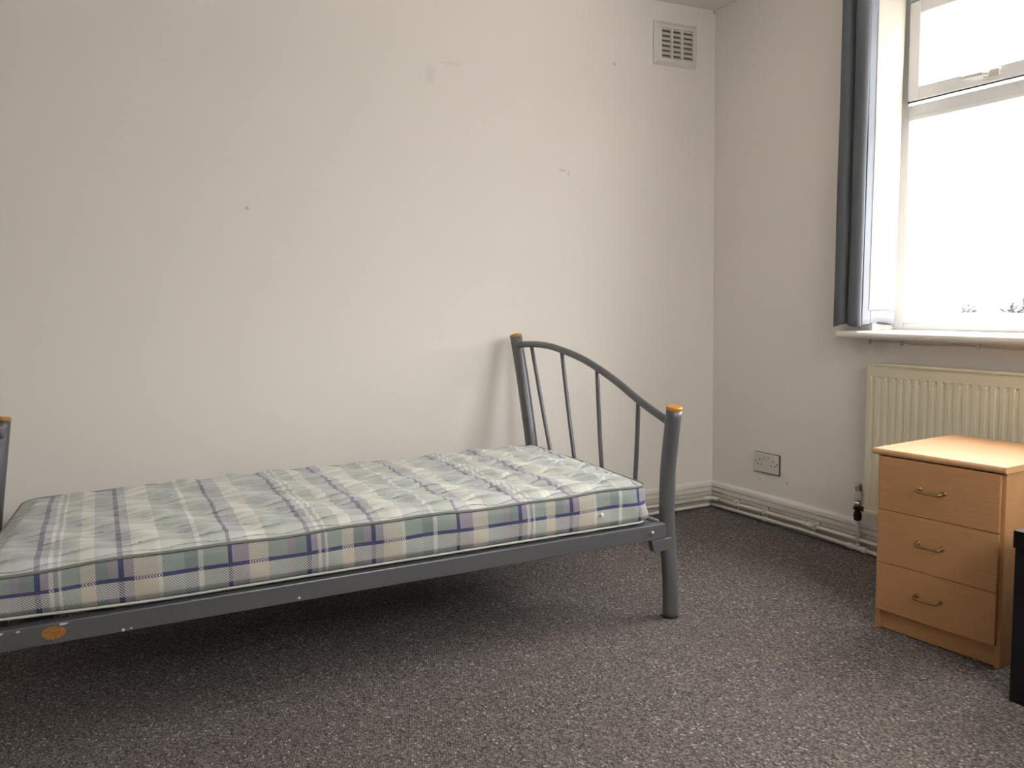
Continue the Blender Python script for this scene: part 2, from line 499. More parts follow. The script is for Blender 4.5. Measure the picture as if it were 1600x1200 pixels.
# ------------------------------------------------------------------ window
win = thing('window_1', 'white double glazed window with top opening light above a large fixed pane', 'window', (0, 0, 0), kind='structure')
FX0, FX1 = 0.12, 0.18
ZT = 1.742
bm = boxes((FX0, FX1, WY1-.042, WY1, WZ0, WZ1), (FX0, FX1, WY0, WY0+.042, WZ0, WZ1),
           (FX0, FX1, WY0+.042, WY1-.042, WZ1-.042, WZ1), (FX0, FX1, WY0+.042, WY1-.042, WZ0, WZ0+.055),
           (FX0, FX1, WY0+.042, WY1-.042, ZT-.045, ZT), (FX0, FX1, -1.74, -1.68, WZ0+.055, ZT-.045), (FX0, FX1, -1.74, -1.68, ZT, WZ1-.042))
obj('frame', bm, m_upvc, win, bevel=.004)
def sash(y0, y1, z0, z1):
    s = obj('opening_light', boxes((.103, .165, y1-.050, y1, z0, z1), (.103, .165, y0, y0+.050, z0, z1),
                                  (.103, .165, y0+.050, y1-.050, z1-.050, z1), (.103, .165, y0+.050, y1-.050, z0, z0+.050)), m_upvc, win, bevel=.005)
    obj('gasket', boxes((.112, .119, y0-.004, y1+.004, z1, z1+.004), (.112, .119, y0-.004, y1+.004, z0-.004, z0),
                        (.112, .119, y1, y1+.004, z0, z1), (.112, .119, y0-.004, y0, z0, z1)), m_rubber, s)
    obj('pane', boxes((.128, .134, y0+.045, y1-.045, z0+.045, z1-.045)), m_glass, s)
    b = bmesh.new()
    ym = (y0+y1)/2
    box(b, .088, .103, ym-.03, ym+.03, z0+.012, z0+.038)
    tube(b, [(.085, ym+.005, z0+.025), (.075, ym+.02, z0+.027), (.074, ym+.10, z0+.030)], [.009, .009, .007], 10)
    obj('handle', b, m_plastic, s, smooth=False, bevel=.002)
    return s
sash(-1.676, -.984, ZT+.012, 2.118)
sash(-2.402, -1.744, ZT+.012, 2.118)
for a, b_ in ((-1.68, -.977), (-2.408, -1.74)):
    obj('glazing_bead', boxes((.118, .135, b_-.009, b_, WZ0+.055, ZT-.045), (.112, .135, a, a+.016, WZ0+.055, ZT-.045),
                              (.112, .135, a+.016, b_-.009, ZT-.061, ZT-.045), (.112, .135, a+.016, b_-.009, WZ0+.055, WZ0+.071)), m_upvc, win, bevel=.003)
    obj('pane', boxes((.138, .144, a-.005, b_+.005, WZ0+.05, ZT-.04)), m_glass, win)
fill_win = thing('fill_window', 'white window added in the unseen wall behind the camera for fill light', 'window', (0, 0, 0), kind='structure')  # unseen window, added to brighten the right wall and bed
ya, yb = YF-.17, YF-.11
obj('frame', boxes((SX0, SX0+.06, ya, yb, SZ0, SZ1), (SX1-.06, SX1, ya, yb, SZ0, SZ1), (SX0+.06, SX1-.06, ya, yb, SZ0, SZ0+.06),
                   (SX0+.06, SX1-.06, ya, yb, SZ1-.06, SZ1)), m_upvc, fill_win, bevel=.004)
obj('pane', boxes((SX0+.055, SX1-.055, ya+.025, ya+.031, SZ0+.055, SZ1-.055)), m_glass, fill_win)
obj('window_sill', boxes((SX0+.002, SX1-.002, yb, YF+.03, SZ0-.001, SZ0+.02)), m_gloss, fill_win, bevel=.004)
# window board with a rounded nose, ears run past the reveal
bm = bmesh.new()
ring = [(.12, .857), (-.092, .857), (-.099, .860), (-.104, .866), (-.105, .872), (-.103, .879), (-.097, .884), (-.088, .886), (.12, .886)]
prism(bm, ring, WY0+.001, WY1-.001, 'y')
ear = [(-.001, .857), (-.092, .857), (-.099, .860), (-.104, .866), (-.105, .872), (-.103, .879), (-.097, .884), (-.088, .886), (-.001, .886)]
prism(bm, ear, WY1-.001, -.848, 'y')
prism(bm, ear, WY0-.09, WY0+.001, 'y')
sill = obj('window_sill', bm, m_gloss, win)

# ------------------------------------------------------------------ outside: yard and shrubs
m_yard = mat('pale_concrete', (0.46, 0.45, 0.43), 0.9)
n = N(m_yard); n.base(n.mix(n.noise(n.coord(), 3, 4), (0.40, 0.39, 0.37), (0.52, 0.51, 0.49)))
structure('ground', boxes((.21, 22, -16, 12, -.12, -.02), (-14, .21, -16, YF-.21, -.12, -.02)), m_yard)
m_leaf = mat('shrub_leaf', (0.10, 0.13, 0.10), 0.7)
n = N(m_leaf); n.base(n.mix(n.noise(n.coord(), 25, 3), (0.07, 0.077, 0.076), (0.105, 0.11, 0.113)))
m_twig = mat('shrub_twig', (0.10, 0.09, 0.08), 0.8)
def shrub(x, y, h, rad, cnt, label):
    root = thing('shrub', label, 'shrub', (x, y, -.02), group='shrubs beyond the window')
    b = bmesh.new()
    for k in range(7):
        a = random.uniform(0, 2*PI); rr = rad*random.uniform(.15, .7)
        tube(b, [(0, 0, 0), (rr*.3*math.cos(a), rr*.3*math.sin(a), h*.4), (rr*math.cos(a), rr*math.sin(a), h*.88)], [.014, .010, .004], 6)
    obj('stem', b, m_twig, root)
    b = bmesh.new()
    for k in range(cnt):
        while True:
            p = Vector((random.uniform(-1, 1), random.uniform(-1, 1), random.uniform(-1, 1)))
            if .35 < p.length < 1: break
        c = Vector((p.x*rad, p.y*rad, h*.58 + p.z*h*.42))
        d = Vector((random.uniform(-1, 1), random.uniform(-1, 1), random.uniform(-.6, 1))).normalized()
        s = d.cross(Vector((random.uniform(-1, 1), random.uniform(-1, 1), random.uniform(-1, 1)))).normalized()
        nn = d.cross(s)
        L = random.uniform(.035, .07); Wd = L*.35
        vs = [b.verts.new(q) for q in (c, c+d*L*.5+s*Wd+nn*.004, c+d*L, c+d*L*.5-s*Wd+nn*.004)]
        vm = b.verts.new(c+d*L*.5-nn*.006)
        for i in range(4):
            b.faces.new((vs[i], vs[(i+1) % 4], vm))
    obj('foliage', b, m_leaf, root)
shrub(3.6, 1.21, .945, .13, 900, 'small low shrub above the garden wall, seen through the window nearer the curtain')
shrub(3.6, .60, 1.025, .33, 2600, 'larger shrub above the garden wall through the window, at the right edge')
gw = thing('garden_wall', 'low pale rendered garden wall across the yard outside the window', 'garden wall', (2.675, 0, -.02))
obj('wall_body', boxes((-.075, .075, -10, 8, 0, .875)), m_yard, gw)
obj('coping', boxes((-.10, .10, -10, 8, .875, .908)), m_yard, gw, bevel=.008)

# ------------------------------------------------------------------ curtain
cur = thing('curtain', 'slate blue lined curtain bunched at the left side of the window', 'curtain', (-.1, -.95, .905))
path = [(-0.022, -0.79), (-0.0567, -0.798), (-0.0856, -0.832), (-0.0897, -0.8629), (-0.067, -0.8722), (-0.0567, -0.8783), (-0.0794, -0.8866), (-0.0979, -0.9113), (-0.1, -0.9402), (-0.0856, -0.9525), (-0.0588, -0.936), (-0.0227, -0.9216), (0.0237, -0.934), (0.0649, -0.9464), (0.0834, -0.9546), (0.0814, -0.9649), (0.0546, -0.968), (0.0134, -0.9639), (-0.0279, -0.9577), (-0.0588, -0.9525), (-0.0773, -0.9494)]
pp = spline([(a, b, 0) for a, b in path], 5)
cum = [0]
for i in range(1, len(pp)):
    cum.append(cum[-1] + (pp[i]-pp[i-1]).length)
NR = 46
def curt_pt(i, r, off):
    z = .0 + (2.215-.905)*r/NR
    p = pp[i]
    a = pp[max(0, i-1)]; b = pp[min(len(pp)-1, i+1)]
    tg = (b-a).normalized()
    nr = Vector((tg.y, -tg.x, 0))      # towards the lining side or face side by sign
    s = cum[i]/cum[-1]
    wav = .0016*math.sin(3.1*z+9*s) + .0006*math.sin(11*z+23*s)
    sway = .004*math.sin(2.0*z)
    drop = .012*math.sin(PI*min(1, s*1.15)) if s < .8 else .0
    zz = z if r > 2 else z + (1-r/3.0)*(.010*s - .006*math.sin(s*20))
    taper = 1.0 - .10*(1-r/NR)*0
    q = p + nr*(off + wav)
    return Vector((q.x*taper + .1 + sway*.4, q.y + .95 - .012*r/NR, zz))
def curt_sheet(i0, i1, r0, r1, off, thick):
    b = bmesh.new()
    uvl = b.loops.layers.uv.new('UVMap')
    g = {}
    for side, o in ((0, off), (1, off+thick)):
        for i in range(i0, i1+1):
            for r in range(r0, r1+1):
                g[side, i, r] = b.verts.new(curt_pt(i, r, o))
    def quad(keys):
        f = b.faces.new([g[k] for k in keys])
        for lp, k in zip(f.loops, keys):
            lp[uvl].uv = (cum[k[1]], k[2]*.0285)
        f.smooth = True
    for i in range(i0, i1):
        for r in range(r0, r1):
            quad([(0, i, r), (0, i+1, r), (0, i+1, r+1), (0, i, r+1)])
            quad([(1, i, r), (1, i, r+1), (1, i+1, r+1), (1, i+1, r)])
    for r in range(r0, r1):
        quad([(0, i0, r), (0, i0, r+1), (1, i0, r+1), (1, i0, r)])
        quad([(0, i1, r), (1, i1, r), (1, i1, r+1), (0, i1, r+1)])
    for i in range(i0, i1):
        quad([(0, i, r0), (1, i, r0), (1, i+1, r0), (0, i+1, r0)])
        quad([(0, i, r1), (0, i+1, r1), (1, i+1, r1), (1, i, r1)])
    return b
ni = len(pp)-1
# the lining side: sign chosen so that it shows on the turned-back leading edge
LS = -1
obj('face_fabric', curt_sheet(0, ni, 0, NR, 0, .0016*-LS), m_curt, cur)
lead = ni - 8
tag(obj('lining', curt_sheet(0, lead+1, 2, NR, LS*.0035, LS*.0008), m_lining, cur), 'cream lining')
hm = obj('side_hem', curt_sheet(lead, ni, 0, NR, LS*.0008, LS*.0018), m_hem, cur)
obj('bottom_hem', curt_sheet(0, lead, 0, 2, LS*.0008, LS*.0018), m_hem, cur)

trk = thing('curtain_rail', 'white curtain rail above the window', 'curtain rail', (-.055, WY0-.1, 2.225))
obj('rail', boxes((-.012, .012, 0, 1.77, 0, .03)), m_plastic, trk, bevel=.003)
for yy in (.15, .85, 1.60):
    obj('bracket', boxes((.012, .055, yy-.012, yy+.012, .004, .026)), m_plastic, trk)

# ------------------------------------------------------------------ cable clipped under the sill
cab = thing('cable', 'thin white cable clipped along the wall just under the window sill', 'cable', (-.006, -.93, .842))
b = bmesh.new()
cp = []
for k in range(40):
    yy = -k*.045
    cp.append((0, yy, .004*math.sin(k*.9)*(.3+.7*(k % 7)/7) - .0035*(k/12)))
tube(b, cp, .0028, 8)
obj('flex', b, m_cable, cab, smooth=True)
for yy in (-.0, -.145, -.455, -.80, -1.2):
    obj('clip', boxes((-.006, .006, yy-.004, yy+.004, -.010, .010)), m_plastic, cab, bevel=.0015)

# ------------------------------------------------------------------ air vent
vent = thing('air_vent', 'square white louvred air vent high on the back wall', 'vent', (-.2365, 0, 2.1805))
hw, hh = .1225, .0955
b = bmesh.new()
# bevelled frame ring: outer at wall, raised inner rim, recessed opening
def rect(w, h, y, cx=0, cz=0):
    return [b.verts.new((cx-w, y, cz-h)), b.verts.new((cx+w, y, cz-h)), b.verts.new((cx+w, y, cz+h)), b.verts.new((cx-w, y, cz+h))]
R1 = rect(hw, hh, 0); R2 = rect(hw, hh, -.006); R3 = rect(hw-.014, hh-.014, -.016)
R4 = rect(.094, .067, -.016, .006, .0); R5 = rect(.094, .067, -.004, .006, .0)
for A_, B_ in ((R1, R2), (R2, R3), (R3, R4), (R4, R5)):
    for i in range(4):
        b.faces.new((A_[i], A_[(i+1) % 4], B_[(i+1) % 4], B_[i]))
b.faces.new(R1)
obj('frame', b, m_ventp, vent)
b = bmesh.new()
for cx in (-.0895, -.026, .032, .0985):
    wv = .0055
    box(b, cx-wv, cx+wv, -.0155, -.004, -.067, .067)
obj('divider', b, m_ventp, vent)
for k in range(7):
    zc = -.066 + k*.0218
    b = bmesh.new()
    prism(b, [(-.0150, zc-.0075), (-.0155, zc-.005), (-.0055, zc+.0085), (-.0045, zc+.0065)], -.088, .0985, 'x')
    obj('louvre', b, m_ventp, vent)
tag(obj('backing', boxes((-.088, .1, -.0042, -.0036, -.067, .067)), m_ventdk, vent), 'dark duct behind the louvres')

# ------------------------------------------------------------------ double socket
soc = thing('power_socket', 'white double switched mains socket on the right wall beside the corner', 'socket', (0, -.3795, .2705))
obj('plate_shade_rim', boxes((-.0045, 0, -.079, .077, -.0475, .0465)), m_shade_screw, soc, bevel=.002)  # dark rim standing in for the shade behind the plate
obj('plate', boxes((-.011, -.0045, -.0755, .0755, -.044, .044)), m_plastic, soc, bevel=.0025)
for yy in (.012, -.010):
    b = bmesh.new()
    prism(b, [(-.0105, .012), (-.0145, .013), (-.0125, .022), (-.0155, .032), (-.0105, .033)], yy-.007, yy+.007, 'y')
    obj('rocker_switch', b, m_plastic, soc, bevel=.0008)
for cy, sg in ((.040, 1), (-.043, -1)):
    obj('pin_slots', boxes((-.0114, -.0108, cy-.0022, cy+.0022, .009, .0175), (-.0114, -.0108, cy+.008, cy+.0145, -.0105, -.0055),
                           (-.0114, -.0108, cy-.0145, cy-.008, -.0105, -.0055)), m_hole, soc)
    b = bmesh.new(); lathe(b, [(.0036, -.0120), (.0036, -.0108)], (0, cy+sg*.025, .003), 12, 'x')
    obj('screw', b, m_shade_screw, soc)

# ------------------------------------------------------------------ heating pipes
PR = .0078
def pipe_thing(name, label):
    return thing(name, label, 'pipe', (0, 0, 0))
upp = pipe_thing('heating_pipe', 'upper of two white painted pipes running round the skirting')
b = bmesh.new()
tube(b, [(-4.38, -.031, .040), (-.6, -.031, .042), (-.062, -.031, .0455)], PR, 12); obj('pipe', b, m_gloss, upp, smooth=True)
b = bmesh.new()
tube(b, [(-.031, -.062, .0455), (-.031, -.21, .047), (-.031, -.39, .051), (-.031, -.63, .052), (-.031, -1.0, .050), (-.031, -2.3, .048)], PR, 12); obj('pipe', b, m_gloss, upp, smooth=True)
b = bmesh.new()
tube(b, [(-.080, -.031, .0453)] + [(-.062+.031*math.sin(a), -.062+.031*math.cos(a), .0455) for a in [k*PI/12 for k in range(7)]] + [(-.031, -.080, .0455)], PR+.0022, 12)
obj('elbow', b, m_gloss, upp, smooth=True)
b = bmesh.new()
tube(b, [(-.031, -.612, .0521), (-.031, -.645, .0520)], PR+.0025, 12)
tube(b, [(-.031, -.655, .0520), (-.031, -.672, .0518)], PR+.0055, 6)
tube(b, [(-.031, -.676, .0518), (-.031, -.692, .0518)], PR+.0048, 6)
obj('coupling', b, m_gloss, upp)
for yy in (-.205, -.395, -.70, -1.25):
    b = boxes((-.044, -.0185, yy-.007, yy+.007, .0605, .066), (-.026, -.0185, yy-.012, yy-.007, .018, .066), (-.0425, -.0385, yy-.007, yy+.007, .040, .0605))
    obj('clip', b, m_gloss, upp, bevel=.0015)
    b = bmesh.new(); lathe(b, [(.003, -.0205), (.003, -.018)], (0, yy-.012, .068), 8, 'x')
    obj('clip_screw', b, m_shade_screw, upp)

low = pipe_thing('heating_pipe', 'lower white pipe along the right wall skirting, feeding the radiator valve')
b = bmesh.new()
tube(b, [(-.031, -.034, .0135), (-.031, -.21, .0165), (-.031, -.40, .0195), (-.031, -.60, .0215), (-.031, -.70, .0195), (-.031, -1.0, .0125), (-.031, -2.3, .012)], PR, 12)
obj('pipe', b, m_gloss, low, smooth=True)
b = bmesh.new()
tube(b, [(-.031, -.868, .0155), (-.031, -.892, .0150)], PR+.0045, 12)
tube(b, [(-.031, -.892, .0150), (-.031, -.940, .0140)], PR+.0025, 12)
tube(b, [(-.031, -.940, .0140), (-.031, -.960, .0135)], PR+.0045, 12)
tube(b, [(-.031, -.920, .014), (-.031, -.920, .034)], PR+.002, 12)
obj('tee', b, m_gloss, low)
b = bmesh.new()
tube(b, [(-.031, -.920, .030), (-.031, -.920, .075), (-.038, -.921, .10), (-.042, -.921, .131)], PR, 12); obj('riser', b, m_gloss, low, smooth=True)
for yy in (-.395, -.69):
    zz = .0195
    b = bmesh.new(); tube(b, [(-.031, yy+.006, zz), (-.031, yy-.006, zz-.0001)], PR+.0035, 12); obj('collar', b, m_gloss, low)
low2 = pipe_thing('heating_pipe', 'lower white pipe along the back wall skirting behind the bed leg')
b = bmesh.new()
tube(b, [(-4.38, -.031, .010), (-.4, -.031, .0115), (-.055, -.031, .0135), (-.043, -.0315, .0135), (-.041, -.032, .0135)], [PR, PR, PR, PR*.8, PR*.3], 12); obj('pipe', b, m_gloss, low2, smooth=True)

# ------------------------------------------------------------------ radiator
RY0, RY1, RZ0, RZ1 = -2.19, -.968, .168, .757
RX = -.062
rad = thing('radiator', 'cream panel radiator on the wall under the window', 'radiator', (0, 0, 0))
b = bmesh.new()
pitch = .0333
cols = []
y = RY1
cols.append((y, 0)); y -= .018; cols.append((y, 0))
while y - pitch > RY0 + .02:
    cols += [(y-.0005, 0), (y-.0050, .0018), (y-.0150, .0018), (y-.0195, 0)]
    y -= pitch
cols += [(RY0+.0005, 0), (RY0, 0)]
rows = [(RZ0, 0), (RZ0+.006, -.002), (RZ0+.016, -.002), (RZ0+.022, 0), (.205, 0), (.212, 1), (.696, 1), (.704, 3), (.7120, 3), (.7135, 0), (.742, 0), (.746, 0), (RZ1, 0)]
G = []
for z, k in rows:
    rr = []
    for (yy, d) in cols:
        dep = d*k if k >= 1 else 0
        xo = RX + dep + (k if k < 0 else 0)
        rr.append(b.verts.new((xo, yy, z)))
    G.append(rr)
for i in range(len(rows)-1):
    for j in range(len(cols)-1):
        b.faces.new((G[i][j], G[i][j+1], G[i+1][j+1], G[i+1][j]))
# sides, top, bottom and back
bk = {}
for i in (0, len(rows)-1):
    bk[i] = [b.verts.new((-.046, c[0], rows[i][0])) for c in cols]
b.faces.new(bk[0][:1] + [G[i][0] for i in range(len(rows))] + bk[len(rows)-1][:1])
b.faces.new(bk[0][-1:] + [G[i][-1] for i in range(len(rows))] + bk[len(rows)-1][-1:])
for i in (0, len(rows)-1):
    for j in range(len(cols)-1):
        b.faces.new((G[i][j], G[i][j+1], bk[i][j+1], bk[i][j]))
b.faces.new(bk[0] + list(reversed(bk[len(rows)-1])))
obj('panel', b, m_rad, rad)
b = bmesh.new()
prism(b, [(-.067, RZ1-.001), (-.067, RZ1+.004), (-.063, RZ1+.008), (-.026, RZ1+.008), (-.024, RZ1+.006), (-.024, RZ1-.001)], RY0, RY1, 'y')
obj('top_grille', b, m_rad, rad)
b = bmesh.new()
for k in range(30):
    yy = RY1 - .05 - k*.038
    box(b, -.046, -.026, yy-.012, yy+.012, RZ0+.05, RZ1-.02)
obj('convector_fins', b, m_rad, rad)
for yy in (-1.10, -2.06):
    obj('wall_bracket', boxes((-.026, -.001, yy-.015, yy+.015, RZ0+.08, RZ1-.06)), m_rad, rad)

val = thing('radiator_valve', 'white and chrome valve on a dark body beside the radiator', 'valve', (-.042, -.921, .1305))
b = bmesh.new()
lathe(b, [(.0105, 0), (.0145, .004), (.0155, .020), (.0145, .032), (.0105, .037), (.0105, .041), (.0165, .045), (.0175, .056), (.0125, .060)], (0, 0, 0), 20)
lathe(b, [(.0095, -.042), (.0095, -.008)], (0, 0, .051), 14, 'y')
obj('valve_body', b, m_darkbrass, val)
b = bmesh.new(); lathe(b, [(.012, .060), (.0145, .062), (.0145, .072), (.0125, .076), (.0125, .080), (.016, .083)], (0, 0, 0), 20)
obj('collar', b, m_chrome, val, smooth=False)
b = bmesh.new(); lathe(b, [(.016, .083), (.0185, .085), (.0195, .092), (.0185, .112), (.0175, .120)], (0, 0, 0), 24)
obj('head', b, m_plastic, val, smooth=False)
b = bmesh.new(); lathe(b, [(.0165, .120), (.0168, .143), (.0160, .147), (.0130, .149)], (0, 0, 0), 16)
obj('cap', b, m_chrome, val, smooth=False)

# ------------------------------------------------------------------ bed
bed = thing('single_bed', 'single bed frame of silver grey tube with curved end and orange wooden post caps', 'bed', (-2.05, -.65, 0))
BO = Vector((-2.05, -.65, 0))
def L(*p):
    return Vector(p) - BO
XH = -1.117
short = [(-1.115, 0), (-1.113, .133), (-1.101, .236), (-1.0965, .34), (-1.101, .466), (-1.112, .551), (-1.133, .676)]
tall = [(-.165, 0), (-.178, .133), (-.192, .236), (-.196, .34), (-.187, .437), (-.146, .599), (-.110, .73), (-.066, .870)]
arch = [(-.092, .840), (-.176, .846), (-.257, .848), (-.355, .844), (-.444, .833), (-.569, .812), (-.690, .781), (-.819, .738), (-.943, .688), (-1.021, .661), (-1.110, .632)]
spin = [((-.201, .838), (-.397, .29)), ((-.443, .825), (-.560, .29)), ((-.690, .774), (-.730, .29)), ((-.942, .684), (-.908, .29))]
def bed_end(T):
    def post(ctrl):
        pts = spline([T(y, z) for y, z in ctrl], 6)
        b = bmesh.new(); tube(b, pts, .0252, 24)
        p = obj('post', b, m_steel, bed, smooth=True, bevel=.0)
        d = (pts[-1]-pts[-2]).normalized()
        b = bmesh.new()
        tube(b, [pts[-1]-d*.001, pts[-1]+d*.002, pts[-1]+d*.0085, pts[-1]+d*.0115], [.0255, .0262, .0262, .0235], 24)
        tag(obj('cap', b, m_capwood, p), 'orange wooden cap')
        b = bmesh.new(); tube(b, [pts[0]-Vector((0, 0, .0)), pts[0]+Vector((0, 0, .006))], [.0262, .0262], 24)
        tag(obj('foot', b, m_rubber, p), 'black plastic foot')
        return p
    post(short); post(tall)
    b = bmesh.new(); tube(b, spline([T(y, z) for y, z in arch], 6), .0128, 16)
    obj('arch_rail', b, m_steel, bed, smooth=True)
    b = bmesh.new(); tube(b, [T(-.20, .29), T(-1.09, .29)], .014, 14); obj('lower_rail', b, m_steel, bed, smooth=True)
    for (a, c) in spin:
        m_ = ((a[0]+c[0])/2 + .004*(1 if c[0] < a[0] else -1), (a[1]+c[1])/2)
        b = bmesh.new(); tube(b, spline([T(*a), T(*m_), T(*c)], 6), .0078, 12)
        obj('spindle', b, m_steel, bed, smooth=True)
bed_end(lambda y, z: L(XH, y, z))
# the far end is the same frame turned half round, leaning a little
bed_end(lambda y, z: L(-3.045 + .050*max(0, z-.30)/.39 + .075*min(0, (-1.30-y)+.20), -1.30-y, z))

def side_rail(yo, yi, detail):
    x0, x1 = -3.020, -1.149
    b = bmesh.new()
    ya, yb = sorted((yo, yi))
    box(b, x0-BO.x, x1-BO.x, ya-BO.y, yb-BO.y, .267, .316)
    r_ = obj('side_rail', b, m_steel, bed, bevel=.003)
    sgn = -1 if yo < yi else 1
    for bx in (-1.203, -2.998):
        b = bmesh.new()
        lathe(b, [(.0075, 0), (.0075, sgn*.004), (.0055, sgn*.0065), (.002, sgn*.0075)], L(bx, yo, .291), 14, 'y')
        obj('bolt', b, m_bolt, r_)
    if detail:
        # oval badge and chips
        def plaque(name, cx, cz, w, h, th, nv, mm, lab, jit):
            b = bmesh.new()
            rr = [1 + random.uniform(-jit, jit) for _ in range(nv)]
            lo_ = [b.verts.new(L(cx+w*rr[k]*math.cos(2*PI*k/nv), yo+.0002, cz+h*rr[k]*math.sin(2*PI*k/nv))) for k in range(nv)]
            hi_ = [b.verts.new(v_.co + Vector((0, -th-.0002, 0))) for v_ in lo_]
            for k in range(nv):
                b.faces.new((lo_[k], lo_[(k+1) % nv], hi_[(k+1) % nv], hi_[k]))
            b.faces.new(hi_); b.faces.new(list(reversed(lo_)))
            tag(obj(name, b, mm, r_), lab)
        plaque('badge', -2.865, .2935, .0245, .0148, .0012, 40, m_sticker, 'worn orange oval badge', .04)
        for (cx, cz, w, h) in ((-2.845, .3105, .010, .0022), (-2.935, .3085, .005, .0025), (-2.722, .2725, .004, .0045), (-2.705, .2735, .003, .0018), (-2.31, .277, .0035, .003), (-2.97, .309, .005, .0025)):
            plaque('paint_chip', cx, cz, w, h, .0006, 9, m_chip, 'white paint chip', .3)
    # end brackets under the rail, welded to the posts
    for xs, xe, xi in ((-1.201, -1.120, -1.192), (-2.985, -3.045, -2.995)):
        b = bmesh.new()
        prof = [(xs, .2655), (xe, .2655), (xe, .226), (xi, .226)]
        ym = (ya+yb)/2
        A = [b.verts.new(L(px, ym-.012, pz)) for px, pz in prof]
        B_ = [b.verts.new(L(px, ym+.012, pz)) for px, pz in prof]
        for i in range(4):
            b.faces.new((A[i], A[(i+1) % 4], B_[(i+1) % 4], B_[i]))
        b.faces.new(A); b.faces.new(list(reversed(B_)))
        # upright plate joining rail end and post
        sg = 1 if xe > xs else -1
        xr = -1.149 if sg > 0 else -3.020
        xa, xb = sorted((xr - sg*.004, xe))
        box(b, xa-BO.x, xb-BO.x, ym+sgn*-.004-.004-BO.y, ym+sgn*-.004+.004-BO.y, .262, .298)
        obj('bracket', b, m_steel, bed, bevel=.002)
side_rail(-1.132, -1.102, True)
side_rail(-.170, -.200, False)
for k in range(14):
    xs = -2.93 + k*.130
    obj('slat', boxes((xs-BO.x, xs+.065-BO.x, -1.100-BO.y, -.202-BO.y, .304, .3155)), m_steel, bed)
for ya, yb in ((-1.102, -1.082), (-.220, -.200)):
    obj('slat_ledge', boxes((-2.96-BO.x, -1.19-BO.x, ya-BO.y, yb-BO.y, .296, .3035)), m_steel, bed)

# ------------------------------------------------------------------ mattress
mtr = thing('mattress', 'thin single mattress in green and purple tartan ticking lying on the bed', 'mattress', (-2.05, -.69, .317))
MO = Vector((-2.05, -.69, .317))
YN, YB = -1.116, -.272
def mx(s, t):
    """plan position, s along the bed 0..1, t from near 0 to back 1, with a slanted soft shape"""
    xl = -3.035 + .09*t
    xr = -1.205 + .060*t
    x = xl + (xr-xl)*s
    y = YN + (YB-YN)*t
    return x, y
CR = .045
def outline(inset=0.0, n_side=90, n_end=44, n_c=8):
    """closed rounded outline as list of (x,y)"""
    W_, D_ = 1.83, YB-YN
    pts = []
    def corner(cx, cy, a0):
        for k in range(n_c+1):
            a = a0 + (PI/2)*k/n_c
            pts.append((cx + (CR-inset)*math.cos(a), cy + (CR-inset)*math.sin(a)))
    def side(a, b_, nn):
        for k in range(1, nn):
            pts.append((a[0]+(b_[0]-a[0])*k/nn, a[1]+(b_[1]-a[1])*k/nn))
    corner(CR, CR, PI); side((CR, inset), (W_-CR, inset), n_side)
    corner(W_-CR, CR, 1.5*PI); side((W_-inset, CR), (W_-inset, D_-CR), n_end)
    corner(W_-CR, D_-CR, 0); side((W_-CR, D_-inset), (CR, D_-inset), n_side)
    corner(CR, D_-CR, .5*PI); side((inset, D_-CR), (inset, CR), n_end)
    out = []
    for (px, py) in pts:
        out.append(mx(px/W_, py/D_))
    return out
def edge_sag(x, y):
    # slight waviness of the seam
    return .0022*math.sin(9*x+1.0) + .0016*math.sin(23*x+y*4)
def top_z(x):
    return .4365 + (.003 if x > -2.6 else .003 + .008*(x+2.6)/.43)
def bot_z(x, y):
    lift = max(0, (-2.62-x)/.40)
    return .3275 + (.014*lift**1.3 if y < -.9 else 0)
b = bmesh.new()
uvl = b.loops.layers.uv.new('UVMap')
rings = []
lv = [(-.006, 0.0), (0.004, .05), (.007, .2), (.0085, .4), (.009, .6), (.007, .8), (.004, .95), (-.004, 1.0)]
per = 0
for (bulge, f) in lv:
    o_ = outline(-bulge if bulge > 0 else -bulge)
    ring = []
    for k, (x, y) in enumerate(o_):
        zb, zt = bot_z(x, y), top_z(x) + edge_sag(x, y)
        z = zb + (zt-zb)*f
        wr = .0028*math.sin(31*x + 17*y + 5*f)*math.sin(PI*f)
        # crumpled end by the curved bed end
        if x > -1.33:
            wr += .006*math.sin(48*x + 21*y + 9*f)*math.sin(PI*f)*min(1, (x+1.33)/.1)
        if y < -.69: y -= wr
        else: y += wr
        if f < .5 and x > -1.30 and y < -1.0: x += .018*(1-2*f)*(x+1.30)/.1
        ring.append((b.verts.new(Vector((x, y, z)) - MO), x, y, z))
    rings.append(ring)
nn_ = len(rings[0])
# running length along the outline so that the stripes carry on round the ends
runl = [0]
for k in range(1, nn_+1):
    a_, c_ = rings[3][k-1], rings[3][k % nn_]
    runl.append(runl[-1] + math.hypot(c_[1]-a_[1], c_[2]-a_[2]))
x_off = rings[3][12][1] - runl[12]
for i in range(len(rings)-1):
    for k in range(nn_):
        k2 = (k+1) % nn_
        q = [(rings[i][k], k), (rings[i][k2], k+1), (rings[i+1][k2], k+1), (rings[i+1][k], k)]
        f = b.faces.new([v_[0][0] for v_ in q])
        f.smooth = True
        for lp, (vv, kk) in zip(f.loops, q):
            frac = lv[i][1] if vv in (rings[i][k], rings[i][k2]) else lv[i+1][1]
            lp[uvl].uv = (runl[kk] + x_off, .3275 + .112*frac)
f = b.faces.new([r_[0] for r_ in reversed(rings[0])])
obj('border', b, m_tick_side, mtr)

